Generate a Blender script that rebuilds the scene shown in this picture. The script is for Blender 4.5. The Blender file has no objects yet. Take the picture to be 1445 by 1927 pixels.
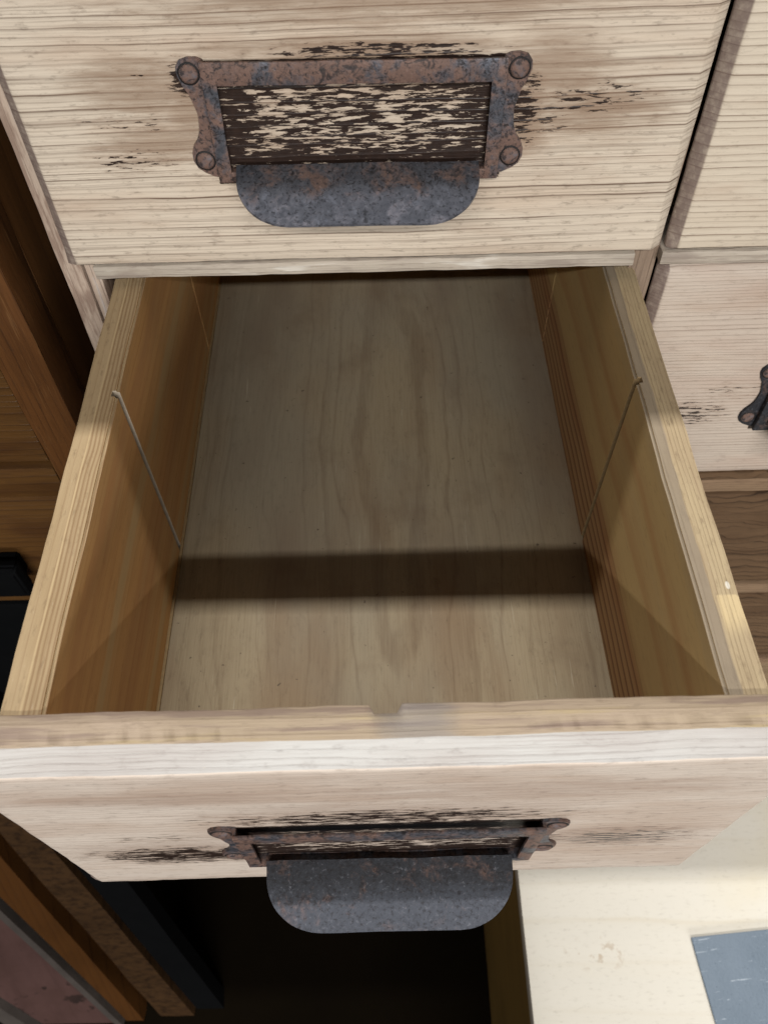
import bpy, bmesh, math, random
from mathutils import Matrix, Vector, noise as mn

random.seed(4)
S = 0.001                      # everything below is written in millimetres
sc = bpy.context.scene
col = sc.collection

# ------------------------------------------------------------------ camera
cd = bpy.data.cameras.new('camera')
cam = bpy.data.objects.new('camera', cd)
col.objects.link(cam)
cam.location = (8.606*S, -254.665*S, 186.557*S)
cam.rotation_euler = (math.radians(37.058), math.radians(1.224), math.radians(-0.683))
cd.sensor_fit = 'VERTICAL'
cd.sensor_height = 36.0
cd.lens = 36.0*1506.1/1927.0
cd.clip_start = 0.01
cd.clip_end = 50
cd.dof.use_dof = True
cd.dof.focus_distance = 0.285
cd.dof.aperture_fstop = 22.0
sc.camera = cam

# ------------------------------------------------------------------ light
w = bpy.data.worlds.new('World')
sc.world = w
w.use_nodes = True
bg = w.node_tree.nodes['Background']
bg.inputs[0].default_value = (1.0, 0.97, 0.93, 1)
bg.inputs[1].default_value = 0.02

def area(name, loc, target, sx, sy, power, color):
    l = bpy.data.lights.new(name, 'AREA')
    l.shape = 'RECTANGLE'
    l.size, l.size_y, l.energy, l.color = sx, sy, power, color
    o = bpy.data.objects.new(name, l)
    col.objects.link(o)
    o.location = loc
    d = Vector(target)-Vector(loc)
    z = -d.normalized()
    x = Vector((1, 0, 0))
    y = z.cross(x).normalized()
    x = y.cross(z)
    o.rotation_euler = Matrix((x, y, z)).transposed().to_euler()
    return o
# ceiling tube above the cabinet, tube across the aisle, and an added low front fill
area('tube_above_cabinet', (0.0, 0.28, 3.20), (0, -0.12, 0), 2.6, 0.04, 124, (1.0, 0.985, 0.95))
area('tube_across_aisle', (-0.1, -2.17, 1.70), (0, -0.05, 0), 2.6, 0.05, 57, (1.0, 0.98, 0.945))
area('low_front_fill', (0.7, -3.4, 0.62), (0, 0, 0), 1.8, 0.5, 80, (1.0, 0.985, 0.96))  # soft low panel added to brighten the drawer fronts

sc.cycles.max_bounces = 4
sc.cycles.diffuse_bounces = 2
sc.cycles.glossy_bounces = 2
sc.cycles.caustics_reflective = False
sc.cycles.caustics_refractive = False
sc.view_settings.view_transform = 'Standard'
sc.view_settings.look = 'None'
sc.view_settings.exposure = 0.0
sc.view_settings.gamma = 1.0
sc.view_settings.use_curve_mapping = False

# ------------------------------------------------------------------ node helper
class G:
    def __init__(s, name):
        s.mat = bpy.data.materials.new(name)
        s.mat.use_nodes = True
        s.nt = s.mat.node_tree
        s.N = s.nt.nodes
        s.bsdf = s.N['Principled BSDF']
    def link(s, a, b):
        s.nt.links.new(a, b)
    def put(s, sock, v):
        if isinstance(v, bpy.types.NodeSocket): s.link(v, sock)
        elif isinstance(v, (tuple, list)) and len(v) == 3 and sock.type == 'RGBA': sock.default_value = (*v, 1)
        else: sock.default_value = v
    def m(s, op, a, b=0.0, c=0.0, clamp=False):
        n = s.N.new('ShaderNodeMath'); n.operation = op; n.use_clamp = clamp
        s.put(n.inputs[0], a); s.put(n.inputs[1], b); s.put(n.inputs[2], c)
        return n.outputs[0]
    def add(s, a, b): return s.m('ADD', a, b)
    def sub(s, a, b): return s.m('SUBTRACT', a, b)
    def mul(s, a, b): return s.m('MULTIPLY', a, b)
    def pos(s):
        t = s.N.new('ShaderNodeTexCoord')
        v = s.N.new('ShaderNodeVectorMath'); v.operation = 'SCALE'
        s.link(t.outputs['Object'], v.inputs[0]); v.inputs['Scale'].default_value = 1000.0
        x = s.N.new('ShaderNodeSeparateXYZ'); s.link(v.outputs[0], x.inputs[0])
        s.P = v.outputs[0]; s.X, s.Y, s.Z = x.outputs
        return s.P
    def vec(s, x, y, z):
        n = s.N.new('ShaderNodeCombineXYZ')
        s.put(n.inputs[0], x); s.put(n.inputs[1], y); s.put(n.inputs[2], z)
        return n.outputs[0]
    def noise(s, v, scale=1.0, detail=2.0, rough=0.5, dist=0.0):
        n = s.N.new('ShaderNodeTexNoise')
        s.link(v, n.inputs['Vector'])
        n.inputs['Scale'].default_value = scale; n.inputs['Detail'].default_value = detail
        n.inputs['Roughness'].default_value = rough; n.inputs['Distortion'].default_value = dist
        return n.outputs['Fac']
    def noise1(s, wv, detail=1.0, rough=.5):
        n = s.N.new('ShaderNodeTexNoise'); n.noise_dimensions = '1D'
        s.link(wv, n.inputs['W']); n.inputs['Scale'].default_value = 1.0
        n.inputs['Detail'].default_value = detail; n.inputs['Roughness'].default_value = rough
        return n.outputs['Fac']
    def step(s, v, lo, hi, a=0.0, b=1.0):
        n = s.N.new('ShaderNodeMapRange'); n.interpolation_type = 'SMOOTHSTEP'
        s.put(n.inputs['Value'], v)
        for k, q in (('From Min', lo), ('From Max', hi), ('To Min', a), ('To Max', b)): s.put(n.inputs[k], q)
        return n.outputs['Result']
    def ramp(s, f, pts, mode='LINEAR'):
        n = s.N.new('ShaderNodeValToRGB'); s.link(f, n.inputs[0])
        e = n.color_ramp; e.interpolation = mode
        while len(e.elements) < len(pts): e.elements.new(0.5)
        for el, (p, c) in zip(e.elements, pts):
            el.position = p
            el.color = (c, c, c, 1) if isinstance(c, (int, float)) else (*c, 1)
        return n.outputs[0]
    def mix(s, f, a, b, mode='MIX'):
        n = s.N.new('ShaderNodeMix'); n.data_type = 'RGBA'; n.blend_type = mode
        s.put(n.inputs[0], f); s.put(n.inputs[6], a); s.put(n.inputs[7], b)
        return n.outputs[2]
    def bump(s, h, dist, strength=1.0, prev=None):
        n = s.N.new('ShaderNodeBump'); s.link(h, n.inputs['Height'])
        n.inputs['Distance'].default_value = dist*S; n.inputs['Strength'].default_value = strength
        if prev: s.link(prev, n.inputs['Normal'])
        return n.outputs[0]
    def out(s, color, rough=0.6, nrm=None, metal=0.0, spec=None):
        s.put(s.bsdf.inputs['Base Color'], color)
        s.put(s.bsdf.inputs['Roughness'], rough)
        s.put(s.bsdf.inputs['Metallic'], metal)
        if spec is not None: s.put(s.bsdf.inputs['Specular IOR Level'], spec)
        if nrm: s.link(nrm, s.bsdf.inputs['Normal'])
        return s.mat

def wood(name, grain='x', ring='z', period=4.0, early=(.5, .42, .31), late=(.2, .13, .085), seed=0.0,
         warp=2.5, warp_g=0.006, spread=3.0, tilt=0.0, vk=0.25, line=0.8, fibre=0.25, relief=0.35,
         blotch=None, blotch_scale=(.012, .05), cathedral=None, flecks=None, window=None,
         extra=None, rough=0.62, sharp=0.9, spec=0.25, fine=1.6, mottle=.3, wob=0.0, second=0.0):
    """Sawn pine in 3D: growth rings cut by the board, irregularly spaced, with fibre, blotches and,
    where asked, dark flecks and remnants of the old varnish."""
    if blotch is None: blotch = (tuple(k*.65 for k in early), .5)
    g = G(name); g.pos()
    ax = {'x': g.X, 'y': g.Y, 'z': g.Z}
    a = ax[grain]; u = ax[ring]
    v = ax[[k for k in 'xyz' if k not in (grain, ring)][0]]
    pv = g.vec(g.mul(a, warp_g), g.add(g.mul(u, .028), seed), g.mul(v, .02))
    wn = g.sub(g.noise(pv, 1, 3.0, .5), .5)
    if cathedral:
        u0, g0, k = cathedral
        du = g.sub(u, u0)
        dg = g.mul(g.sub(a, g0), k)
        c = g.m('SQRT', g.add(g.add(g.mul(du, du), g.mul(dg, dg)), 6.0))
    else:
        c = g.add(u, g.mul(a, tilt))
    c = g.add(g.add(c, g.mul(v, vk)), g.mul(wn, warp*2))
    if wob:
        pv2 = g.vec(g.mul(a, .045), g.add(g.mul(u, .30), seed*2), g.mul(v, .1))
        c = g.add(c, g.mul(g.sub(g.noise(pv2, 1, 3.0, .6), .5), wob))
    cs = g.add(c, seed*37.0)
    c2 = g.add(cs, g.mul(g.sub(g.noise1(g.mul(cs, .045), 2.0), .5), spread*4))
    t = g.m('FRACT', g.m('DIVIDE', c2, period))
    late_f = g.ramp(t, [(0.0, .2), (0.07, 0.0), (0.5, 0.03), (sharp-.12, .3), (sharp, 1.0), (1.0, .2)], 'EASE')
    ri = g.step(g.noise1(g.mul(g.m('FLOOR', g.m('DIVIDE', c2, period)), .731), 0.0), .3, .7, .35, 1.0)
    along = g.step(g.noise(g.vec(g.mul(a, .015), g.mul(u, .15), seed), 1, 2.0), .3, .62, .45, 1.0)
    fb = g.noise(g.vec(g.mul(a, .035*fine), g.mul(u, fine), g.mul(v, fine)), 1, 3.0, .6)
    fs = g.noise(g.vec(g.mul(a, .35), g.mul(u, 3.0), g.mul(v, 3.0)), 1, 2.0, .6)
    f = g.mul(g.mul(late_f, g.mul(ri, along)), line)
    if second:
        t2 = g.m('FRACT', g.m('DIVIDE', c2, period*.37))
        l2 = g.ramp(t2, [(0.0, .3), (.2, 0), (.6, .05), (.85, 1), (1, .3)], 'EASE')
        f = g.add(f, g.mul(g.mul(l2, g.step(along, .5, .9, .2, 1.0)), second))
    f = g.m('ADD', f, g.mul(g.sub(fb, .46), fibre*2.2), 0, True)
    colr = g.mix(f, early, late)
    bl = g.noise(g.vec(g.mul(a, blotch_scale[0]), g.mul(u, blotch_scale[1]), g.add(g.mul(v, .03), seed)), 1, 3.0, .55)
    colr = g.mix(g.mul(g.step(bl, .42, .68), blotch[1]), colr, g.mix(f, blotch[0], late))
    # greasy speckle
    sp = g.noise(g.vec(g.mul(a, .16), g.mul(u, .5), g.mul(v, .5)), 1, 4.0, .72)
    colr = g.mix(g.step(sp, .52, .74, 0, mottle), colr, g.mix(.5, late, (.05, .035, .025)))
    colr = g.mix(g.step(fs, .35, .15, 0, .3), colr, (.62, .55, .45), 'MIX') if early[0] > .3 else colr
    h = g.add(g.mul(fb, .5), g.mul(fs, .22))
    if relief > .2: h = g.add(h, g.mul(late_f, .4))
    rg = rough
    if extra: colr = extra(g, colr)
    if flecks is not None:
        cov = None
        for (cx, cz, rx, rz, st) in flecks:
            dx = g.m('DIVIDE', g.sub(g.X, cx), rx); dz = g.m('DIVIDE', g.sub(g.Z, cz), rz)
            e = g.mul(g.m('SUBTRACT', 1.0, g.add(g.mul(dx, dx), g.mul(dz, dz)), 0, True), st)
            e = g.m('SQRT', g.mul(e, st))
            cov = e if cov is None else g.m('MAXIMUM', cov, e)
        if window:
            x1, z0, z1, st = window
            bx = g.step(g.m('ABSOLUTE', g.X), x1, x1-1)
            bz = g.mul(g.step(g.Z, z0-.5, z0+.5), g.step(g.Z, z1+.5, z1-.5))
            # more of the old varnish is left along the edges of the opening
            ed = g.m('MAXIMUM', g.step(g.m('ABSOLUTE', g.X), 30, 43), g.m('MAXIMUM', g.step(g.Z, 46, 38), g.step(g.Z, 62, 67)))
            cov = g.m('MAXIMUM', cov, g.mul(g.mul(bx, bz), g.add(st, g.mul(ed, .2))))
        n1 = g.noise(g.vec(g.mul(g.X, .13), g.add(g.mul(g.Z, .80), seed), g.mul(g.Y, .3)), 1, 5.0, .66, .25)
        n1 = g.add(n1, g.mul(g.sub(late_f, .35), .07))
        pt = g.step(g.add(n1, g.mul(cov, .5)), .93, .955)
        stain = g.step(g.add(n1, g.mul(cov, .5)), .72, 1.0, 0, .38)
        colr = g.mix(stain, colr, (.20, .12, .075))
        pc = g.mix(g.noise(g.P, .4, 2.0), (.012, .008, .007), (.035, .02, .015))
        colr = g.mix(pt, colr, pc)
        rg = g.mix(pt, (rough,)*3, (.38,)*3)
    nrm = g.bump(h, relief)
    return g.out(colr, rg, nrm, spec=spec)

def iron(name, seed=0.0, rustiness=.5, bumpd=.25, lum=1.0, met0=.6, pits=.85, grip_shade=0.0, spec=.4, r0=.3, grip_shade_y=-13.0, gl=1.0):
    g = G(name); g.pos()
    p = g.vec(g.add(g.X, seed), g.Y, g.Z)
    n1 = g.noise(p, .085, 5.0, .62, .6)
    n2 = g.noise(p, .38, 5.0, .65, .8)
    n3 = g.noise(p, 1.6, 3.0, .6)
    n4 = g.noise(p, .22, 4.0, .6, 1.2)
    steel = g.mix(n2, tuple(k*lum for k in (.05, .053, .065)), tuple(k*lum for k in (.15, .16, .19)))
    rust = g.mix(n2, (.085, .05, .04), (.20, .122, .096))
    rf = g.step(g.add(n1, g.mul(g.sub(n2, .5), .35)), .60-rustiness*.3, .78-rustiness*.25)
    c = g.mix(rf, steel, rust)
    blk = g.step(n4, .54, .66, 0, .8)
    c = g.mix(blk, c, (.018, .017, .019))
    c = g.mix(g.step(n3, .6, .8, 0, .5), c, (.22, .18, .165))
    c = g.mix(g.step(n3, .42, .28, 0, .5), c, (.025, .02, .019))
    if grip_shade:
        gk = g.mul(g.step(g.add(g.Y, g.mul(g.sub(n1, .5), 16)), grip_shade_y+4, grip_shade_y-4), grip_shade)  # rubbed lip, dark root; open pull's root also carries the front's shadow
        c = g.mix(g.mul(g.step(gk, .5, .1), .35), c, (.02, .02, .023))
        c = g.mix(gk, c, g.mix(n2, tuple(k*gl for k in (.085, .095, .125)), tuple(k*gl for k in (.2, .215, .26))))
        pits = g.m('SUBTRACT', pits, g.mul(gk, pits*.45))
    n5 = g.noise(p, .75, 4.0, .7, .4)
    c = g.mix(g.mul(g.step(n5, .5, .66), pits), c, (.016, .014, .015))
    c = g.mix(g.mul(g.step(n5, .42, .3), g.mul(pits, .5)), c, g.mix(rf, (.19, .19, .215), (.22, .15, .125)))
    met = g.mix(g.m('MAXIMUM', rf, blk), (met0,)*3, (.1,)*3)
    rg = g.add(g.add(g.mul(n2, .25), g.mul(rf, .15)), r0)
    h = g.add(g.mul(n2, .5), g.add(g.mul(n3, .35), g.mul(blk, -.25)))
    return g.out(c, rg, g.bump(h, bumpd, .8), met, spec)

def plain(name, c, rough=.7, var=.25, scale=.05, bump=.1, spec=.25):
    g = G(name); g.pos()
    n = g.noise(g.P, scale, 4.0, .6)
    n2 = g.noise(g.P, scale*12, 3.0, .6)
    d = tuple(k*(1-var) for k in c); l = tuple(min(1, k*(1+var)) for k in c)
    k = g.mix(n, d, l)
    k = g.mix(g.mul(n2, .4), k, d)
    return g.out(k, rough, g.bump(g.add(n, n2), bump), 0.0, spec)

# ------------------------------------------------------------------ object helpers
def tag(o, label=None, cat=None, group=None, kind=None):
    for k, v in (('label', label), ('category', cat), ('group', group), ('kind', kind)):
        if v: o[k] = v
    return o
def empty(name, mat, label, cat, group=None):
    o = bpy.data.objects.new(name, None)
    o.empty_display_size = .02
    col.objects.link(o)
    o.matrix_world = mat
    return tag(o, label, cat, group)
def link_mesh(name, me, mats, parent=None, inv=None):
    o = bpy.data.objects.new(name, me)
    for m_ in (mats if isinstance(mats, list) else [mats]):
        me.materials.append(m_)
    col.objects.link(o)
    if parent:
        o.parent = parent
        if inv is not None: o.matrix_parent_inverse = inv
    return o
def finish(bm, name, ang=35):
    bmesh.ops.recalc_face_normals(bm, faces=bm.faces)
    me = bpy.data.meshes.new(name)
    for f in bm.faces: f.smooth = True
    bm.transform(Matrix.Scale(S, 4))
    bm.to_mesh(me); bm.free()
    me.set_sharp_from_angle(angle=math.radians(ang))
    return me
def wear(bm, amp, freq, off=0.0, amp2=0.0, freq2=0.5):
    for v in bm.verts:
        d = mn.noise_vector(Vector((v.co.x*freq+off, v.co.y*freq, v.co.z*freq)))*amp
        if amp2: d += mn.noise_vector(Vector((v.co.x*freq2, v.co.y*freq2+off, v.co.z*freq2)))*amp2
        v.co += d
def cut(bm, step):
    """cross cuts through the whole mesh so that long edges can be uneven"""
    for ax in range(3):
        if not step[ax]: continue
        lo = min(v.co[ax] for v in bm.verts); hi = max(v.co[ax] for v in bm.verts)
        n = int((hi-lo)/step[ax])
        for i in range(1, n):
            no = [0, 0, 0]; no[ax] = 1
            co = [0, 0, 0]; co[ax] = lo+(hi-lo)*i/n
            bmesh.ops.bisect_plane(bm, geom=bm.verts[:]+bm.edges[:]+bm.faces[:], plane_co=co, plane_no=no)
def box_bm(x0, x1, y0, y1, z0, z1):
    bm = bmesh.new()
    vs = [bm.verts.new((x, y, z)) for x in (x0, x1) for y in (y0, y1) for z in (z0, z1)]
    for f in ((0, 1, 3, 2), (4, 6, 7, 5), (0, 4, 5, 1), (2, 3, 7, 6), (0, 2, 6, 4), (1, 5, 7, 3)):
        bm.faces.new([vs[i] for i in f])
    return bm
def board(name, b, mat, parent=None, inv=None, bev=.6, step=(0, 0, 0), amp=0.0, freq=.05, off=0.0, amp2=0.0, segs=2):
    bm = box_bm(*b)
    if bev: bmesh.ops.bevel(bm, geom=bm.edges[:], offset=bev, segments=segs, affect='EDGES', profile=.6)
    cut(bm, step)
    if amp or amp2: wear(bm, amp, freq, off, amp2)
    return link_mesh(name, finish(bm, name), mat, parent, inv)
def prism_bm(pts, y0, y1, axes='xz'):
    """outline in two axes, extruded along the third"""
    bm = bmesh.new()
    def P(p, d):
        return (p[0], d, p[1]) if axes == 'xz' else (p[0], p[1], d)
    a = [bm.verts.new(P(p, y0)) for p in pts]; b = [bm.verts.new(P(p, y1)) for p in pts]
    n = len(pts)
    bm.faces.new(a); bm.faces.new(b[::-1])
    for i in range(n):
        bm.faces.new((a[i], b[i], b[(i+1) % n], a[(i+1) % n]))
    return bm

# ------------------------------------------------------------------ materials
PALE, PLATE = (.585, .505, .41), (.12, .075, .05)
def face_dirt(g, c):
    # old handling grime, brownish drifts that follow the grain
    n = g.noise(g.vec(g.mul(g.X, .02), g.mul(g.Z, .07), 3.0), 1, 4.0, .6)
    return g.mix(g.step(n, .5, .75, 0, .35), c, (.36, .25, .18))
def face_stains(lst, k=.5, colr=(.22, .14, .09)):
    def fn(g, c):
        c = face_dirt_dark_bevel(g, c)
        n = g.noise(g.vec(g.mul(g.X, .03), g.mul(g.Z, .34), 9.0), 1, 5.0, .66)
        tot = None
        for cx, cz, rx, rz in lst:
            dx = g.m('DIVIDE', g.sub(g.X, cx), rx); dz = g.m('DIVIDE', g.sub(g.Z, cz), rz)
            e = g.m('SUBTRACT', 1.0, g.add(g.mul(dx, dx), g.mul(dz, dz)), 0, True)
            tot = e if tot is None else g.m('MAXIMUM', tot, e)
        return g.mix(g.mul(g.step(g.add(tot, g.mul(g.sub(n, .5), 2.2)), .15, 1.1), k), c, colr)
    return fn
def face_dirt_dark_bevel(g, c):
    c = face_dirt(g, c)      # left-hand bevel mixed towards a darker brown
    n = g.noise(g.vec(g.mul(g.X, .4), g.mul(g.Z, .25), 3.0), 1, 3.0, .6)
    return g.mix(g.mul(g.step(g.X, -106.3, -107.0), g.step(n, .25, .6, .6, .9)), c, (.16, .115, .10))
m_front_up = wood('pine_front_ridged', 'x', 'z', 3.7, PALE, PLATE, 1.3, warp=2.6, spread=3.6, tilt=-.006, vk=.05,
    line=.9, fibre=.2, relief=.21, blotch=((.50, .385, .29), .5), extra=face_stains([(-66, 64, 30, 13), (62, 66, 26, 16), (78, 52, 34, 13), (10, 88, 110, 12), (-60, 46, 40, 8), (0, 73, 60, 6), (-52, 56, 12, 22), (54, 54, 14, 24)], .7),
    mottle=.45, wob=.8, second=.34,
    flecks=[(8, 73, 56, 3.0, 1.02), (-53, 66, 8, 9, 1.0), (54, 54, 8, 18, 1.0), (-58, 67, 20, 7, .66), (76, 57, 26, 8, .86), (-74, 40, 26, 7, .80), (-72, 53, 24, 5, .76), (60, 50, 12, 10, .85)],  # first three darken the wood close round the label frame
    window=(48, 31, 71, .95))
m_front_open = wood('pine_front_worn', 'x', 'z', 2.3, (.55, .475, .41), (.33, .25, .20), 7.7, warp=2.0, spread=2.0, vk=.15,
    line=.5, fibre=.32, relief=.3, blotch=((.40, .30, .235), .7), extra=face_stains([(-70, 44, 44, 20), (70, 48, 40, 18), (0, 84, 80, 14), (40, 100, 90, 12), (-60, 100, 60, 10)], .42, (.27, .185, .14)),
    mottle=.6,
    flecks=[(0, 77, 76, 12, 1.0), (-68, 38, 42, 16, 1.05), (72, 46, 40, 16, .9), (-66, 60, 30, 8, .75), (40, 12, 60, 8, .66)],
    window=(48, 31, 71, .97))
m_front_r1 = wood('pine_front_fine_lines', 'x', 'z', 2.5, (.565, .49, .395), (.16, .105, .07), 3.1, warp=1.6, spread=1.6, vk=.05,
    line=.95, fibre=.15, relief=.22, blotch=((.5, .41, .31), .3), extra=face_dirt_dark_bevel,
    flecks=[(-40, 40, 22, 8, .45)], window=(48, 31, 71, .97))
m_front_r2 = wood('pine_front_pinkish', 'x', 'z', 1.9, (.495, .42, .355), (.2, .14, .105), 5.9, warp=1.6, spread=1.6, vk=.05,
    line=.75, fibre=.25, relief=.25, blotch=((.42, .31, .25), .55), extra=face_dirt_dark_bevel,
    flecks=[(-78, 42, 26, 13, .88), (-62, 56, 20, 8, .75)], window=(48, 31, 71, .97))
m_front_r3 = wood('pine_front_brown_unstripped', 'x', 'z', 7.5, (.125, .075, .042), (.012, .007, .005), 2.2, warp=15, warp_g=.03, spread=5,
    line=1.0, fibre=.4, relief=.4, blotch=((.08, .045, .025), .7), rough=.6, spec=.08)
m_rail_brown = wood('frame_pine_unstripped', 'x', 'z', 2.5, (.24, .16, .10), (.07, .04, .025), 7.1, warp=2, line=.7, fibre=.4, relief=.3,
    blotch=((.12, .07, .045), .7), spec=.1)
def rail_tint(g, c):
    n = g.noise(g.vec(g.mul(g.X, .03), g.mul(g.Z, .2), 1.0), 1, 4.0, .6)
    c = g.mix(g.step(n, .48, .66, 0, .75), c, (.24, .195, .165))
    return g.mix(g.step(n, .42, .3, 0, .6), c, (.66, .63, .57))
m_rail = wood('frame_pine', 'x', 'z', 3.0, (.44, .385, .32), (.2, .145, .105), 4.4, warp=2, line=.5, fibre=.35, relief=.35, extra=rail_tint)
def stile_tint(g, c):
    n = g.noise(g.vec(g.mul(g.X, .16), g.mul(g.Y, .2), g.mul(g.Z, .03)), 1, 4.0, .65)
    c = g.mix(g.step(n, .46, .6, 0, .8), c, (.22, .15, .115))
    return g.mix(g.step(n, .42, .32, 0, .5), c, (.56, .52, .5))
m_stile = wood('frame_pine_upright', 'z', 'x', 2.6, (.43, .34, .27), (.19, .12, .09), 6.2, warp=1.5, line=.6, fibre=.4, relief=.4, extra=stile_tint)
m_stile_dark = wood('frame_pine_upright_dark', 'z', 'x', 2.2, (.26, .19, .14), (.10, .065, .045), 9.2, warp=1.2, line=.6, fibre=.45, relief=.4)  # darker tone for the uprights set back between the drawers
m_carcass = wood('carcass_pine', 'y', 'z', 5, (.22, .15, .09), (.10, .06, .035), 8.8, warp=3)

def side_tint(k):
    def fn(g, c):
        band = g.noise1(g.add(g.mul(g.Z, .045), g.add(g.mul(g.sub(g.noise(g.vec(0.0, g.mul(g.Y, .006), g.mul(g.Z, .02)), 1, 2.0), .5), 1.2), k)), 2.0)
        c = g.mix(g.step(band, .48, .62, 0, .5), c, (.34, .165, .07))
        c = g.mix(g.step(band, .44, .34, 0, .5), c, (.42, .31, .16))
        n = g.noise(g.vec(g.mul(g.X, .2), g.mul(g.Y, .012), g.mul(g.Z, .03)), 1, 4.0, .6)
        return g.mix(g.step(n, .55, .75, 0, .3), c, (.2, .12, .06))
    return fn
m_side_l = wood('drawer_side_amber', 'y', 'z', 5.5, (.46, .255, .10), (.28, .13, .047), 1.9, warp=3, warp_g=.004, spread=5, line=.45,
    fibre=.28, relief=.14, blotch=((.37, .24, .115), .5), extra=side_tint(2.0), second=.1, rough=.6, spec=.08)
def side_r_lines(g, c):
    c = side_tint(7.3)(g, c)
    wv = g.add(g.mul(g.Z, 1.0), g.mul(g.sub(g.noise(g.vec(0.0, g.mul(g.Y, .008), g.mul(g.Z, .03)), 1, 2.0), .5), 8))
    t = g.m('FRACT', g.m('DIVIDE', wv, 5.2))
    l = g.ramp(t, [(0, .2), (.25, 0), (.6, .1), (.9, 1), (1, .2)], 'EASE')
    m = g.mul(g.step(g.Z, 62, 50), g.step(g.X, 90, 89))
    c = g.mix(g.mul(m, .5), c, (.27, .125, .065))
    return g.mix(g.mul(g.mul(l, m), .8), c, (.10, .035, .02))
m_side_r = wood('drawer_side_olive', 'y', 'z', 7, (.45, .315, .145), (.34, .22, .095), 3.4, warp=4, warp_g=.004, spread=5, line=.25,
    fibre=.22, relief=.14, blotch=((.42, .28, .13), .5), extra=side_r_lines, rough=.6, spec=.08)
def top_l(g, c):
    t = g.step(g.X, -94.6, -94.2)
    l = g.ramp(g.m('FRACT', g.m('DIVIDE', g.add(g.X, g.mul(g.noise(g.vec(0.0, g.mul(g.Y, .02), 0.0), 1, 2.0), 3)), 1.35)), [(0, .3), (.3, 0), (.85, 1), (1, .3)], 'EASE')
    c = g.mix(g.mul(t, g.mul(l, .75)), c, (.18, .105, .05))
    return g.mix(g.mul(g.step(g.m('ABSOLUTE', g.add(g.X, 94.3)), .45, .1), .5), c, (.46, .35, .2))
m_top_l = wood('drawer_side_edge', 'y', 'x', 3.1, (.32, .235, .135), (.2, .125, .065), 2.6, warp=2.2, warp_g=.012, line=.55, fibre=.3,
    relief=.2, blotch=((.27, .19, .10), .6), blotch_scale=(.02, .12), extra=top_l, mottle=.5)
def top_r(g, c):
    n = g.noise(g.vec(g.mul(g.X, .2), g.mul(g.Y, .03), 0.0), 1, 4.0, .6)
    e = g.add(92.4, g.mul(g.sub(n, .5), 3.0))
    f = g.mul(g.step(g.sub(g.X, e), .3, -.3), .8)
    c = g.mix(f, c, g.mix(n, (.15, .115, .08), (.235, .195, .15)))
    # a pale yellow rubbed patch and a small drop of paint
    py = g.mul(g.step(g.Y, 46.6, 46.0), g.mul(g.step(g.Y, 32, 40), g.step(g.X, 93, 93.6)))
    c = g.mix(g.mul(py, g.step(n, .3, .5, .2, .75)), c, (.5, .39, .22))
    dx = g.sub(g.X, 97.2); dy = g.sub(g.Y, 49.3)
    r = g.m('SQRT', g.add(g.mul(g.mul(dx, dx), 1.4), g.mul(g.mul(dy, dy), .35)))
    return g.mix(g.step(r, .85, .6, 0, .7), c, (.6, .58, .52))
m_top_r = wood('drawer_side_edge_worn', 'y', 'x', 2.1, (.345, .27, .165), (.18, .12, .065), 4.6, warp=1.6, warp_g=.012, line=.6, fibre=.3,
    relief=.28, blotch=((.27, .2, .125), .65), blotch_scale=(.02, .12), extra=top_r, mottle=.5)
m_kerf = plain('fresh_sawn_pine', (.34, .285, .22), .8, .3, .5)
m_kerf_r = plain('old_sawn_pine', (.23, .155, .075), .8, .35, .5)
def bottom_tint(g, c):
    n = g.noise(g.vec(g.mul(g.X, .012), g.mul(g.Y, .006), 4.0), 1, 3.0, .6)
    c = g.mix(g.step(n, .4, .65, 0, .35), c, (.20, .19, .16))
    n2 = g.noise(g.vec(g.mul(g.X, .3), g.mul(g.Y, .3), 0.0), 1, 2.0, .6)
    c = g.mix(g.step(n2, .70, .75, 0, .75), c, (.07, .05, .037))
    n3 = g.noise(g.vec(g.mul(g.X, .55), g.mul(g.Y, .025), 6.0), 1, 3.0, .6)
    c = g.mix(g.step(n3, .66, .74, 0, .35), c, (.42, .38, .29))
    n4 = g.noise(g.vec(g.mul(g.X, .03), g.mul(g.Y, .03), 2.0), 1, 5.0, .65)
    return g.mix(g.step(n4, .52, .72, 0, .4), c, (.16, .115, .075))
m_bottom = wood('drawer_bottom_pine', 'y', 'x', 7, (.265, .212, .138), (.115, .07, .04), 2.7, warp=12, warp_g=.009, spread=7, line=.4,
    fibre=.38, relief=.12, wob=1.8, blotch=((.19, .13, .08), .75), blotch_scale=(.008, .03), cathedral=(8, 190, .16), extra=bottom_tint, rough=.6, spec=.08, sharp=.82)
def ftop_tint(g, c):
    n = g.noise(g.vec(g.mul(g.X, .014), g.mul(g.Y, .22), 2.0), 1, 4.0, .62)
    c = g.mix(g.step(n, .5, .62, 0, .7), c, (.17, .12, .10))
    c = g.mix(g.step(n, .44, .34, 0, .6), c, (.34, .265, .145))
    n2 = g.noise(g.vec(g.mul(g.X, .03), g.mul(g.Y, .1), 7.0), 1, 4.0, .6)
    dx = g.m('DIVIDE', g.sub(g.X, 8.0), 16.0)
    d = g.step(g.add(g.m('SUBTRACT', 1.0, g.mul(dx, dx), 0, True), g.mul(g.sub(n2, .5), 1.6)), .35, .95, 0, .55)
    return g.mix(d, c, (.18, .17, .165))
m_ftop = wood('drawer_front_top_edge', 'x', 'y', 3.2, (.30, .235, .165), (.18, .125, .085), 8.3, warp=2.5, line=.5, fibre=.35, relief=.3,
    blotch=((.36, .28, .22), .6), extra=ftop_tint)
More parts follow.
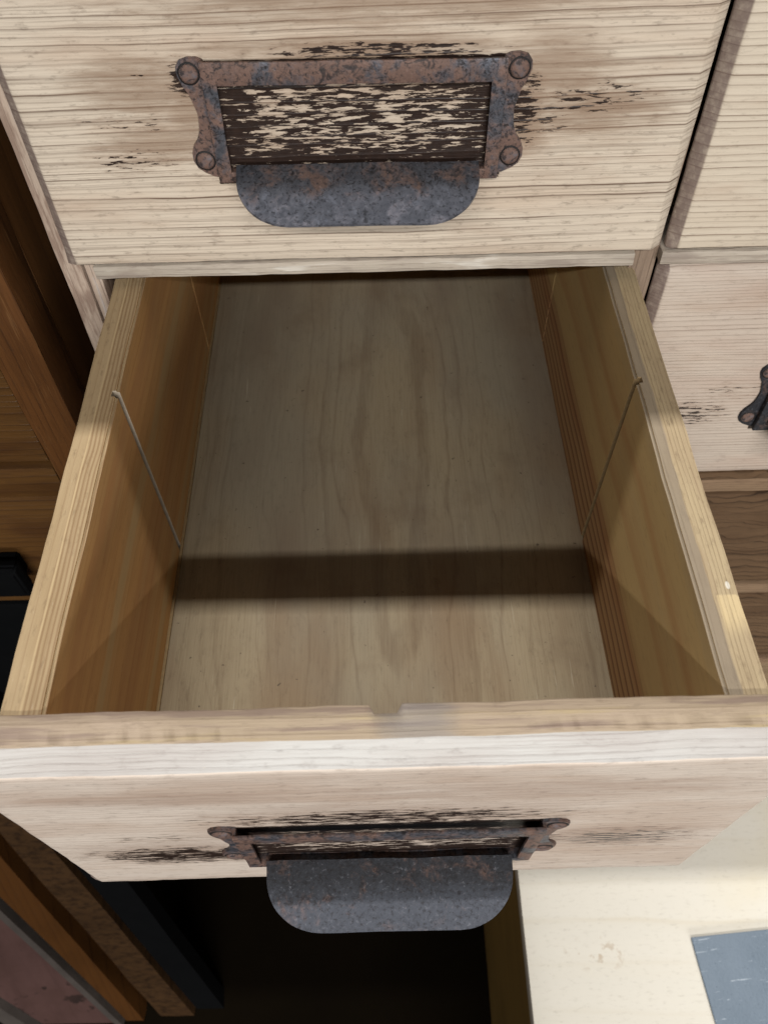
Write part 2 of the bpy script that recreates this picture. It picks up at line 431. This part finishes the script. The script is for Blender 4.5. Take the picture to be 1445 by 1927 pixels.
m_fbev = wood('drawer_front_bleached_bevel', 'x', 'z', 1.1, (.42, .41, .395), (.22, .18, .16), 5.3, warp=1.2, line=.4, fibre=.35, relief=.3,
    blotch=((.31, .27, .25), .55), rough=.75, second=.25)
m_iron_a = iron('rusted_iron_frame', 0.0, .85)
m_iron_b = iron('rusted_iron_frame_dark', 140.0, .75)
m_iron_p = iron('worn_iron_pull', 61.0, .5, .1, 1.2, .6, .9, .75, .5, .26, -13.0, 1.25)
m_iron_p2 = iron('worn_iron_pull_shaded', 233.0, .2, .3, .3, .06, .9, .7, .14, .5, -12.5, .42)  # root half: blackened iron plus the drawer front's cast shadow, as colour
m_rivet = iron('rivet_iron', 400.0, .9, .2, 1.3, .2, .35, 0.0, .3, .45)
m_rivet_ring = plain('black_rivet_ring', (.016, .014, .014), .6, .4, .6)  # dark ring round each rivet head

# ------------------------------------------------------------------ ground
gf = plain('floor_dark_shaded', (.0045, .003, .0014), .9, .4, .01)  # near-black base colour holds the shade this far down
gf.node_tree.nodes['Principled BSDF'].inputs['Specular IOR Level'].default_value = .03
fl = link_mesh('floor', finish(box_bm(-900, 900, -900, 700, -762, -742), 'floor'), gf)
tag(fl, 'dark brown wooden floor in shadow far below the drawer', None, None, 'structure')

# ------------------------------------------------------------------ the cabinet
FZ = -742.0
T = lambda x, y, z: Matrix.Translation((x*S, y*S, z*S))
cabm = T(0, 0, FZ)
cab = empty('drawer_cabinet', cabm, 'stripped pine multi-drawer cabinet with thin rails between the drawers', 'cabinet')
ci = cabm.inverted()
PX, PZ = 222.9, 129.6
RZ = [135.0, 5.4, 5.4-PZ, 5.4-2*PZ, 5.4-3*PZ, 5.4-4*PZ]
board('frame_stile', (-115.2, -107.0, 4.2, 26, -700, 463.5), m_stile, cab, ci, .9, (0, 0, 7), .35, .05, 3, .18)
board('frame_bead', (-106.4, -101.3, 5.0, 24, -700, 463.5), m_stile, cab, ci, .6, (0, 0, 7), .3, .06, 11, .15)
board('frame_stile', (101.3, 111.0, 4.6, 26, -700, 463.5), m_stile_dark, cab, ci, .6, (0, 0, 7), .25, .05, 7, .15)
board('frame_stile', (PX+101.3, PX+115, 4.6, 26, -700, 463.5), m_stile_dark, cab, ci, .6)
for i, z in enumerate(RZ):
    for cx in (0, PX):
        x0 = -101.2 if cx == 0 else 111.2
        if cx and z < -130: continue
        board('frame_rail', (x0, cx+101.2, -.2, 24, z-5.4, z), m_rail if z > 0 else m_front_r3, cab, ci, .7, (5, 0, 0), .3, .06, i*5+cx, .22)
        board('dust_panel', (cx-101, cx+101, 24.5, 370, z-5.2, z-.4), m_carcass, cab, ci, 0)
for z0, z1 in ((-141.0, -130.4), (-243.0, -233.0), (-342, -333)):
    board('frame_rail', (111.2, PX+101.2, .6, 24, z0, z1), m_rail_brown, cab, ci, 1.6, (5, 0, 0), .4, .06, z0, .25)
board('side_panel', (-115, -106.5, 26.5, 372, -700, 463), m_carcass, cab, ci, 0)
board('divider_panel', (102, 110, 26.5, 371, -700, 462), m_carcass, cab, ci, 0)
board('side_panel', (PX+102, PX+115, 26.5, 372, -700, 463), m_carcass, cab, ci, 0)
board('back_panel', (-114, PX+114, 372.5, 380, -700, 462), m_carcass, cab, ci, 0)
board('frieze_panel', (-106, PX+101, 7, 25, 135.5, 462), m_rail, cab, ci, 0)
board('top_board', (-125, PX+125, -20, 382, 464, 478), m_rail, cab, ci, .8)
board('plinth', (-115, PX+115, 5, 372, -742, -701), m_carcass, cab, ci, .8)
board('lower_panel', (-101, 101, 9, 25, 5.4-4*PZ-5.5-160, 5.4-2*PZ-5.6), m_carcass, cab, ci, 0)
board('lower_panel', (PX-101, PX+101, 9, 25, -700, -343), m_carcass, cab, ci, 0)

# ------------------------------------------------------------------ drawer parts (face at y=0, bottom at z=0)
H = 123.1
def front_mesh(name, seed, notch=False, mats=1):
    bm = bmesh.new()
    NX = 140 if notch else 70
    R, O, B = 106.5, 110.6, 101.0
    # cross-section across the width: list of (x-halfwidth, y) ; vertical rows built as loops
    def loop(hw, z0, z1, ys, yt, yb):
        return [(-hw, ys, z0), (hw, ys, z0), (hw, yt, z1), (-hw, yt, z1)], yb
    def ring(hw, z0, z1, ys, yt, yb):
        # rectangle outline sampled; y differs between side (ys), top (yt), bottom (yb)
        pts = []
        nz = 26
        for i in range(NX): pts.append((-hw+2*hw*i/NX, yb, z0))
        for i in range(nz): pts.append((hw, ys, z0+(z1-z0)*i/nz))
        for i in range(NX): pts.append((hw-2*hw*i/NX, yt, z1))
        for i in range(nz): pts.append((-hw, ys, z1-(z1-z0)*i/nz))
        return [bm.verts.new(p) for p in pts]
    rs = [ring(R-.7, .9, H-3.2, 0, 0, 0), ring(R, .35, H-2.5, .25, .35, .3), ring(R+2.0, .1, H-1.2, 2.1, 3.4, .9),
          ring(O-.3, 0, H-.25, 3.7, 6.3, 2.0), ring(O, 0, H, 4.3, 7.0, 3.0),
          ring(O, 0, H, 5.0, 7.3, 5.0), ring(B, .05, H, 5.02, 7.5, 5.5), ring(B, .1, H, 11, 12, 11), ring(B, .1, H-.15, 15.6, 15.7, 15.6), ring(B-.5, .6, H-.6, 16.1, 16.1, 16.1)]
    n = len(rs[0])
    for a, b in zip(rs, rs[1:]):
        for i in range(n):
            f = bm.faces.new((a[i], a[(i+1) % n], b[(i+1) % n], b[i]))
            if mats > 1 and NX+26 <= i < 2*NX+26:
                f.material_index = (0, 2, 2, 2, 1, 1, 1, 1, 1)[rs.index(a)]
    # flat field: grid fill by connecting bottom and top samples
    nz = 26
    a = rs[0]
    bot = a[0:NX]+[a[NX]]
    right = a[NX:NX+nz]+[a[NX+nz]]
    top = (a[NX+nz:NX+nz+NX]+[a[2*NX+nz]])[::-1]
    left = (a[2*NX+nz:]+[a[0]])[::-1]
    grid = [bot]
    for k in range(1, nz):
        row = [left[k]]
        for i in range(1, NX):
            p = bot[i].co.lerp(top[i].co, k/nz)
            row.append(bm.verts.new(p))
        row.append(right[k]); grid.append(row)
    grid.append(top)
    for r0, r1 in zip(grid, grid[1:]):
        for i in range(NX):
            bm.faces.new((r0[i], r0[i+1], r1[i+1], r1[i]))
    bk = rs[-1]
    bm.faces.new(bk)
    for v in bm.verts:
        y = v.co.y
        e = .25 if y < 1 else .42
        d = mn.noise_vector(Vector((v.co.x*.045+seed, v.co.y*.09, v.co.z*.045)))*e
        d += mn.noise_vector(Vector((v.co.x*.25, v.co.y*.3+seed, v.co.z*.25)))*.13
        v.co += d
        if notch and v.co.z > H-2 and y > 14.5:
            if -4.2 < v.co.x < 2.9: v.co.y -= 2.0; v.co.z -= 1.2
            else: v.co.z += mn.noise(Vector((v.co.x*.12, 3, seed)))*.35
    return finish(bm, name, 50)

def frame_mesh(name, seed):
    bm = bmesh.new()
    def addp(b2):
        me = bpy.data.meshes.new('t'); b2.to_mesh(me); b2.free(); bm.from_mesh(me); bpy.data.meshes.remove(me)
    def bx(*b):
        b2 = box_bm(*b)
        bmesh.ops.bevel(b2, geom=b2.edges[:], offset=.28, segments=2, affect='EDGES', profile=.6)
        cut(b2, (4, 0, 4)); addp(b2)
    bx(-46.3, 46.3, -3.5, -2.5, 64.5, 71.4)                 # top bar
    bx(-46.3, 46.3, -3.45, .3, 33.0, 36.6)               # bottom bar
    for s in (-1, 1):
        a, b = sorted((s*41.9, s*46.35)); bx(a, b, -3.55, -2.5, 33.1, 71.2)
        a, b = sorted((s*45.35, s*46.4)); bx(a, b, -3.4, .3, 33.3, 71.0)
        out = [(45.6, 71.2), (47.4, 71.9), (50.2, 72.0), (52.6, 71.2), (54.0, 69.2), (54.1, 66.8), (53.0, 63.9), (51.5, 61.2),
               (50.4, 58.2), (49.9, 55.0), (49.8, 51.8), (50.3, 49.0), (51.7, 46.6), (53.3, 44.6), (54.3, 42.0), (54.3, 39.2), (53.2, 36.8), (51.0, 35.1), (48.2, 34.0), (45.6, 33.4)]
        pts = [(s*x, z) for x, z in out]
        if s < 0: pts = pts[::-1]
        b2 = prism_bm(pts, -1.0, .5)
        es = [e for e in b2.edges if abs(e.verts[0].co.y+1) < .01 and abs(e.verts[1].co.y+1) < .01]
        bmesh.ops.bevel(b2, geom=es, offset=.3, segments=2, affect='EDGES')
        addp(b2)
    wear(bm, .22, .09, seed, .1, .4)
    return finish(bm, name, 40)
def rivet_mesh(name):
    bm = bmesh.new()
    prof = [(2.9, .3), (2.9, -.25), (2.6, -.55), (1.9, -.75), (.8, -.85)]
    n = 18
    rings = [[bm.verts.new((r*math.cos(2*math.pi*i/n), y, r*math.sin(2*math.pi*i/n))) for i in range(n)] for r, y in prof]
    for a, b in zip(rings, rings[1:]):
        for i in range(n): bm.faces.new((a[i], a[(i+1) % n], b[(i+1) % n], b[i]))
    bm.faces.new(rings[-1])
    ra = [[bm.verts.new((r*math.cos(2*math.pi*i/n), y, r*math.sin(2*math.pi*i/n))) for i in range(n)] for r, y in ((2.7, -.22), (3.35, -.18), (3.5, .1))]
    for a, b in zip(ra, ra[1:]):
        for i in range(n):
            f = bm.faces.new((a[i], a[(i+1) % n], b[(i+1) % n], b[i])); f.material_index = 1
    wear(bm, .14, .5)
    return finish(bm, name, 60)
def pull_mesh(name, seed):
    bm = bmesh.new()
    ns, nx = 22, 44
    th = 1.0
    def P(s, t):
        wd = 40.0
        if s > .22:
            k = (s-.22)/.78
            wd = 40-17.5*(1-math.sqrt(max(0, 1-k**2.2)))
        y = -2.9-20.1*s
        z = 39.0-9.6*s**1.15
        return Vector((t*wd, y, z))
    top, bot = [], []
    for i in range(ns+1):
        s = 1-(1-i/ns)**1.5
        top.append([bm.verts.new(P(s, -1+2*j/nx)) for j in range(nx+1)])
        bot.append([bm.verts.new(P(s, -1+2*j/nx)+Vector((0, .35, -th))) for j in range(nx+1)])
    for g_ in (top, bot):
        for r0, r1 in zip(g_, g_[1:]):
            for j in range(nx): bm.faces.new((r0[j], r0[j+1], r1[j+1], r1[j]))
    for j in range(nx):
        bm.faces.new((top[0][j], top[0][j+1], bot[0][j+1], bot[0][j]))
        bm.faces.new((top[-1][j], top[-1][j+1], bot[-1][j+1], bot[-1][j]))
    for i in range(ns):
        bm.faces.new((top[i][0], top[i+1][0], bot[i+1][0], bot[i][0]))
        bm.faces.new((top[i][-1], top[i+1][-1], bot[i+1][-1], bot[i][-1]))
    wear(bm, .3, .05, seed, .06, .3)
    return finish(bm, name, 50)
me_rivet = rivet_mesh('rivet'); me_rivet.materials.append(m_rivet); me_rivet.materials.append(m_rivet_ring)

def hardware(root, seed, mf, mp):
    fr = link_mesh('label_frame', frame_mesh('label_frame', seed), mf, root)
    for x in (-50.3, 50.3):
        for z in (67.3, 39.6):
            r = bpy.data.objects.new('rivet', me_rivet); col.objects.link(r)
            r.parent = fr; r.location = (x*S, -1.0*S, z*S)
            r.rotation_euler = (0, random.uniform(0, 6), 0)
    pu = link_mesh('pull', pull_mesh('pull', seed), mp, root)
    for o_ in (fr, pu): o_.matrix_local = T(0, 0, 52) @ Matrix.Rotation(math.radians(.55), 4, 'Y') @ T(0, 0, -52)
    return fr

def drawer(mat, label, seed, mfront, mf, mp, open_=False):
    root = empty('drawer', mat, label, 'drawer', 'drawers of the pine cabinet')
    link_mesh('front_panel', front_mesh('front_panel', seed, open_, 3 if open_ else 1), [mfront, m_ftop, m_fbev] if open_ else mfront, root)
    if mf: hardware(root, seed, mf, mp)
    return root

def side_panel(root, sgn, m_in, m_edge):
    # plan outline with two saw kerfs in the inner face, extruded upwards
    xi, xo = 88.1, 100.0
    y0, y1 = 16.2, 370.0
    inner = [(xi, y0)]
    for yk, wk, dk in ((130.4, 3.0, 2.2), (255.0, 1.5, 2.0)):
        inner += [(xi, yk-wk/2), (xi+dk, yk-wk/2+.2), (xi+dk, yk+wk/2-.2), (xi, yk+wk/2)]
    inner += [(xi, y1)]
    pts = [(sgn*x, y) for x, y in inner+[(xo, y1), (xo, y0)]]
    bm = prism_bm(pts, 14.0, 120.4, 'xy')
    bm.normal_update()
    bmesh.ops.recalc_face_normals(bm, faces=bm.faces)
    topf = [f for f in bm.faces if all(abs(v.co.z-120.4) < .01 for v in f.verts)][0]
    es = [e for e in topf.edges if abs(e.verts[0].co.x-e.verts[1].co.x) < .01 and abs(e.verts[0].co.y-e.verts[1].co.y) > 10]
    bmesh.ops.bevel(bm, geom=es, offset=.9, segments=3, affect='EDGES')
    cut(bm, (0, 9, 30))
    for f in bm.faces:
        c = f.calc_center_median(); f.normal_update()
        kerf = abs(c.y-130.4) < 1.6 and c.z < 118 and xi-.05 < abs(c.x) < xi+2.7 and abs(f.normal.z) < .5
        f.material_index = 2 if kerf else (1 if c.z > 119.3 and f.normal.z > .25 else 0)
    for v in bm.verts:
        if v.co.z > 116:
            d = mn.noise_vector(Vector((sgn*5, v.co.y*.03, v.co.z*.02)))*.45+mn.noise_vector(Vector((v.co.x*.1, v.co.y*.12, sgn)))*.22
            v.co.x += d.x; v.co.z += d.z
    return link_mesh('side_panel', finish(bm, 'side_panel', 30), [m_in, m_edge, m_kerf if sgn < 0 else m_kerf_r], root)

# closed drawer above
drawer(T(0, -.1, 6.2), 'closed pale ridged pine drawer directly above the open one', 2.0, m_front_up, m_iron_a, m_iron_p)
# pulled-out drawer: it droops and sits slightly askew
aD, aY, aR, dx, zs = math.radians(1.547), math.radians(.699), math.radians(-.522), 3.93, -3.79
mopen = T(dx, 0, zs) @ Matrix.Rotation(-aR, 4, 'Y') @ Matrix.Rotation(aY, 4, 'Z') @ Matrix.Rotation(aD, 4, 'X') @ T(0, -186.6, -124.2-zs)
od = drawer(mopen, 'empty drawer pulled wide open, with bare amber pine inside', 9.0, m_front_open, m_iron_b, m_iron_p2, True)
od.name = 'drawer'
side_panel(od, -1, m_side_l, m_top_l)
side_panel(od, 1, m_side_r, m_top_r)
board('bottom_panel', (-88.6, 88.6, 16.2, 369, 17, 23.0), m_bottom, od, None, 0, (12, 12, 0), .25, .02)
board('corner_strip', (-88.2, -86.9, 16.3, 357, 22.6, 24.2), m_kerf_r, od, None, .3, (0, 12, 0), .15, .05)
board('back_panel', (-88, 88, 358, 369, 23.2, 112), m_side_l, od, None, .5)
# neighbours in the right-hand column
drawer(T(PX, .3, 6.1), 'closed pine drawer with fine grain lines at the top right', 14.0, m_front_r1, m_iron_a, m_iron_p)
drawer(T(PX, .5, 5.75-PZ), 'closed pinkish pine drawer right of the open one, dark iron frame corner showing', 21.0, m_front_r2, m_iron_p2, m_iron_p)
drawer(T(PX, 2.2, -231.0) @ Matrix.Diagonal((1, 1, .71, 1)), 'closed brown unstripped drawer below the pinkish one, wavy dark grain', 27.0, m_front_r3, None, None)
drawer(T(PX, 2.4, -331.0) @ Matrix.Diagonal((1, 1, .69, 1)), 'lowest closed brown drawer seen at the right edge', 33.0, m_front_r3, None, None)

# ------------------------------------------------------------------ brown cabinet on the left
OAK, OAKL = (.11, .045, .014), (.025, .01, .004)
def streak(g, c):
    n = g.noise(g.vec(g.mul(g.X, .9), g.mul(g.Y, .9), g.mul(g.Z, .03)), 1, 3.0, .6)
    return g.mix(g.step(n, .58, .72, 0, .45), c, (.22, .115, .045))
m_oak_v = wood('oak_upright', 'z', 'x', 3.5, OAK, OAKL, 3.3, warp=3, line=.6, fibre=.5, relief=.3, rough=.38, extra=streak, blotch=((.07, .028, .009), .7), spec=.4)
m_oak_h = wood('oak_level', 'x', 'z', 4.5, (.095, .044, .012), (.022, .009, .003), 6.3, warp=4, line=.6, fibre=.5, relief=.3, rough=.4, blotch=((.05, .02, .007), .7), spec=.4)
m_oak_s = wood('oak_side', 'z', 'y', 6, (.085, .036, .011), (.03, .012, .004), 8.3, warp=5, line=.5, fibre=.4, relief=.2, rough=.5)
m_black = plain('black_wood', (.003, .0032, .0036), .8, .3, .1, .1, .04)
lcm = T(-260, 0, FZ)
lc = empty('oak_cabinet', lcm, 'dark brown oak cabinet at the left edge with framed panels', 'cabinet')
li = lcm.inverted()
board('frame_stile', (-156.3, -135.3, 0, 22, -742, 463), m_oak_v, lc, li, 1.6, (0, 0, 10), .35, .04, 2, .12)
board('frame_rail', (-616, -156.6, .6, 21, -132, -110), m_oak_h, lc, li, 1.2, (10, 0, 0), .25, .05, 8)
board('door_panel', (-614, -158.9, 4.5, 15, -109, 462), m_oak_h, lc, li, 1.2, (10, 0, 12), .3, .03, 4)
df = board('drawer_front', (-614, -158.2, 2.4, 18, -236, -134.2), m_oak_h, lc, li, 1.2, (10, 0, 0), .25, .05, 6)
board('frame_rail', (-616, -156.6, .6, 21, -262, -237.6), m_black, lc, li, 1.2)
board('lower_panel', (-616, -156.8, 6, 20, -742, -263), m_black, lc, li, 0)  # lower rail and panel coloured black instead of oak
board('side_panel', (-147, -135.9, 22.5, 340, -742, 462), m_oak_s, lc, li, .5, (0, 12, 12), .5, .02)
board('top_board', (-620, -126.5, -20, 382, 463.8, 478), m_oak_h, lc, li, 1.5)  # unseen top, raised and overhung to block the ceiling tube
board('back_panel', (-616, -136.5, 340.5, 346, -742, 462), m_oak_s, lc, li, 0)
bm = bmesh.new()
prof = [(6, 0), (6, 8), (10, 12), (11, 19), (9.5, 23), (6, 24)]
rr = []
for r, d in prof:
    n = 4
    rr.append([bm.verts.new((-208+sx*r*1.0, 2.6-d*.8, -190+sz*r*1.3)) for sx, sz in ((-1, -1), (1, -1), (1, 1), (-1, 1))])
for a, b in zip(rr, rr[1:]):
    for i in range(4): bm.faces.new((a[i], a[(i+1) % 4], b[(i+1) % 4], b[i]))
bm.faces.new(rr[-1]); bm.faces.new(rr[0][::-1])
bmesh.ops.bevel(bm, geom=bm.edges[:], offset=1.2, segments=2, affect='EDGES')
link_mesh('knob', finish(bm, 'knob', 40), m_black, lc, li)

# ------------------------------------------------------------------ boards leaning against it
def lean(name, xb0, xb1, xt0, xt1, off, th, mat, parent=None, inv=None, amp=.5):
    """board standing on the floor and leaning back: bottom at y=-167, top at y=0, z=-348"""
    n = Vector((0, -394, 167)).normalized()
    bm = bmesh.new()
    rows = 14
    A, B = [], []
    for i in range(rows+1):
        t = i/rows
        y = -167+167*t; z = -742+394*t
        for lst, o2 in ((A, off), (B, off-th)):
            lst.append([bm.verts.new(Vector((xb0+(xt0-xb0)*t+(xb1+(xt1-xb1)*t-xb0-(xt0-xb0)*t)*k/3, y, z))+n*o2) for k in range(4)])
    for L in (A, B):
        for r0, r1 in zip(L, L[1:]):
            for k in range(3): bm.faces.new((r0[k], r0[k+1], r1[k+1], r1[k]))
    for i in range(rows):
        for k in (0, 3): bm.faces.new((A[i][k], A[i+1][k], B[i+1][k], B[i][k]))
    for i in (0, rows):
        for k in range(3): bm.faces.new((A[i][k], A[i][k+1], B[i][k+1], B[i][k]))
    wear(bm, amp, .02, xb0)
    return link_mesh(name, finish(bm, name, 40), mat, parent, inv)
def rough_bands(g, c):
    n = g.noise(g.vec(g.mul(g.X, .1), 0.0, g.mul(g.Z, .22)), 1, 5.0, .7, .3)
    return g.mix(g.step(n, .42, .66, 0, .7), c, (.01, .005, .003))
m_rough = wood('rough_brown_board', 'x', 'z', 12, (.045, .023, .0095), (.02, .01, .005), 2.0, warp=6, line=.3, fibre=.4, relief=.5, extra=rough_bands, spec=.08)
m_orange = wood('orange_brown_board', 'z', 'x', 7, (.06, .024, .0065), (.024, .0095, .004), 5.0, warp=4, line=.5, rough=.5, spec=.08)
def pink_spots(g, c):
    n = g.noise(g.P, .045, 3.0, .6, .5)
    c = g.mix(g.step(n, .60, .66, 0, .9), c, (.015, .011, .01))
    n2 = g.noise(g.P, .02, 4.0, .6)
    return g.mix(g.step(n2, .45, .7, 0, .5), c, (.045, .024, .02))
m_pink = wood('dusty_pink_paint', 'z', 'x', 20, (.07, .038, .034), (.052, .028, .025), 3.0, warp=5, line=.3, fibre=.25, relief=.3, extra=pink_spots, spec=.08)
m_silver = plain('grey_edge', (.055, .046, .041), .55, .4, .06, .3)  # greyer tone for the panel's edge strips
o = lean('wooden_plank', -196, -169, -335, -297, 0, 16, m_black)
tag(o, 'narrow black slat leaning nearest the shadow under the drawer', 'board', 'boards leaning at the lower left')
o = lean('wooden_plank', -231, -197.5, -367, -336.5, 6, 24, m_rough, amp=1.2)
tag(o, 'rough brown board with dark bands leaning at the lower left', 'board', 'boards leaning at the lower left')
o = lean('wooden_plank', -263, -246, -422, -376, 10, 20, m_orange)
tag(o, 'smooth orange brown board leaning between the rough and the pink one', 'board', 'boards leaning at the lower left')
pm = T(-310, -167, FZ)
pb = empty('painted_board', pm, 'dusty pink painted board with black spots and grey edges, bottom left corner', 'shutter')  # unidentified pink shape, built as a leaning painted board
pi = pm.inverted()
lean('panel_face', -345, -272, -610, -442, 12, 18, m_pink, pb, pi)
lean('panel_edge', -271.5, -265, -441, -431, 15, 21, m_silver, pb, pi)
lean('panel_edge', -366, -346, -640, -611, 20, 26, m_silver, pb, pi)

# ------------------------------------------------------------------ pale table on the right, steel sheet on it
def table_tint(g, c):
    n = g.noise(g.P, .012, 3.0, .55)
    c = g.mix(g.mul(g.step(g.add(n, g.mul(g.X, .0022)), 1.0, 1.4), .6), c, (.64, .56, .38))
    n2 = g.noise(g.vec(g.mul(g.X, .12), g.mul(g.Y, .12), 1.0), 1, 3.0, .6)
    dx = g.m('DIVIDE', g.sub(g.X, 141.0), 26.0); dy = g.m('DIVIDE', g.add(g.Y, 168.0), 12.0)
    m = g.m('SUBTRACT', 1.0, g.add(g.mul(dx, dx), g.mul(dy, dy)), 0, True)
    return g.mix(g.mul(g.step(n2, .55, .64), g.mul(m, .8)), c, (.45, .36, .26))
m_table = wood('pale_table_top', 'x', 'y', 26, (.66, .625, .55), (.58, .52, .41), 4.0, warp=9, spread=6, line=.5, fibre=.12, relief=.06,
    blotch=((.64, .61, .54), .5), rough=.45, extra=table_tint)
m_table_side = wood('table_side_yellow', 'y', 'z', 20, (.26, .165, .05), (.18, .105, .03), 2.0, warp=6, line=.4, fibre=.2, relief=.1, rough=.5)
tm = T(250, -150, FZ)
tb = empty('pine_table', tm, 'pale yellow pine box table below the drawer at the lower right', 'table')
ti = tm.inverted()
board('table_top', (93, 520, -420, 0, -446, -430), m_table, tb, ti, 1.2, (20, 20, 0), .3, .02)
board('side_panel', (94.6, 112, -416, -3, -742, -446.3), m_table_side, tb, ti, .8, (0, 14, 14), .3, .02)
board('side_panel', (500, 517, -416, -3, -742, -446.3), m_table_side, tb, ti, .8)
board('front_panel', (112.3, 499.7, -415, -400, -740, -446.3), m_table_side, tb, ti, .8)
g = G('galvanised_steel'); g.pos()
n1 = g.noise(g.P, .06, 4.0, .6, .2); n2 = g.noise(g.P, .5, 4.0, .65); n3 = g.noise(g.vec(g.mul(g.X, .05), g.mul(g.Y, .6), 0.0), 1, 3.0, .6, 1.0)
c = g.mix(n1, (.085, .115, .15), (.19, .235, .29))
c = g.mix(g.step(n2, .62, .72, 0, .55), c, (.06, .08, .11))
c = g.mix(g.step(n3, .64, .7, 0, .6), c, (.55, .6, .66))
m_steel = g.out(c, g.add(g.mul(n1, .25), .38), g.bump(n2, .15), .3, .4)
bm = box_bm(0, 92, 0, 74, 0, 1.6)
bmesh.ops.bevel(bm, geom=bm.edges[:], offset=.35, segments=2, affect='EDGES')
cut(bm, (8, 8, 0)); wear(bm, .3, .03, 2)
pl = link_mesh('steel_sheet', finish(bm, 'steel_sheet'), m_steel)
pl.matrix_world = T(211.5, -233.5, -429.4) @ Matrix.Rotation(math.radians(4.5), 4, 'Z')
tag(pl, 'thin bluish grey scratched steel sheet lying on the pale table', 'metal sheet')
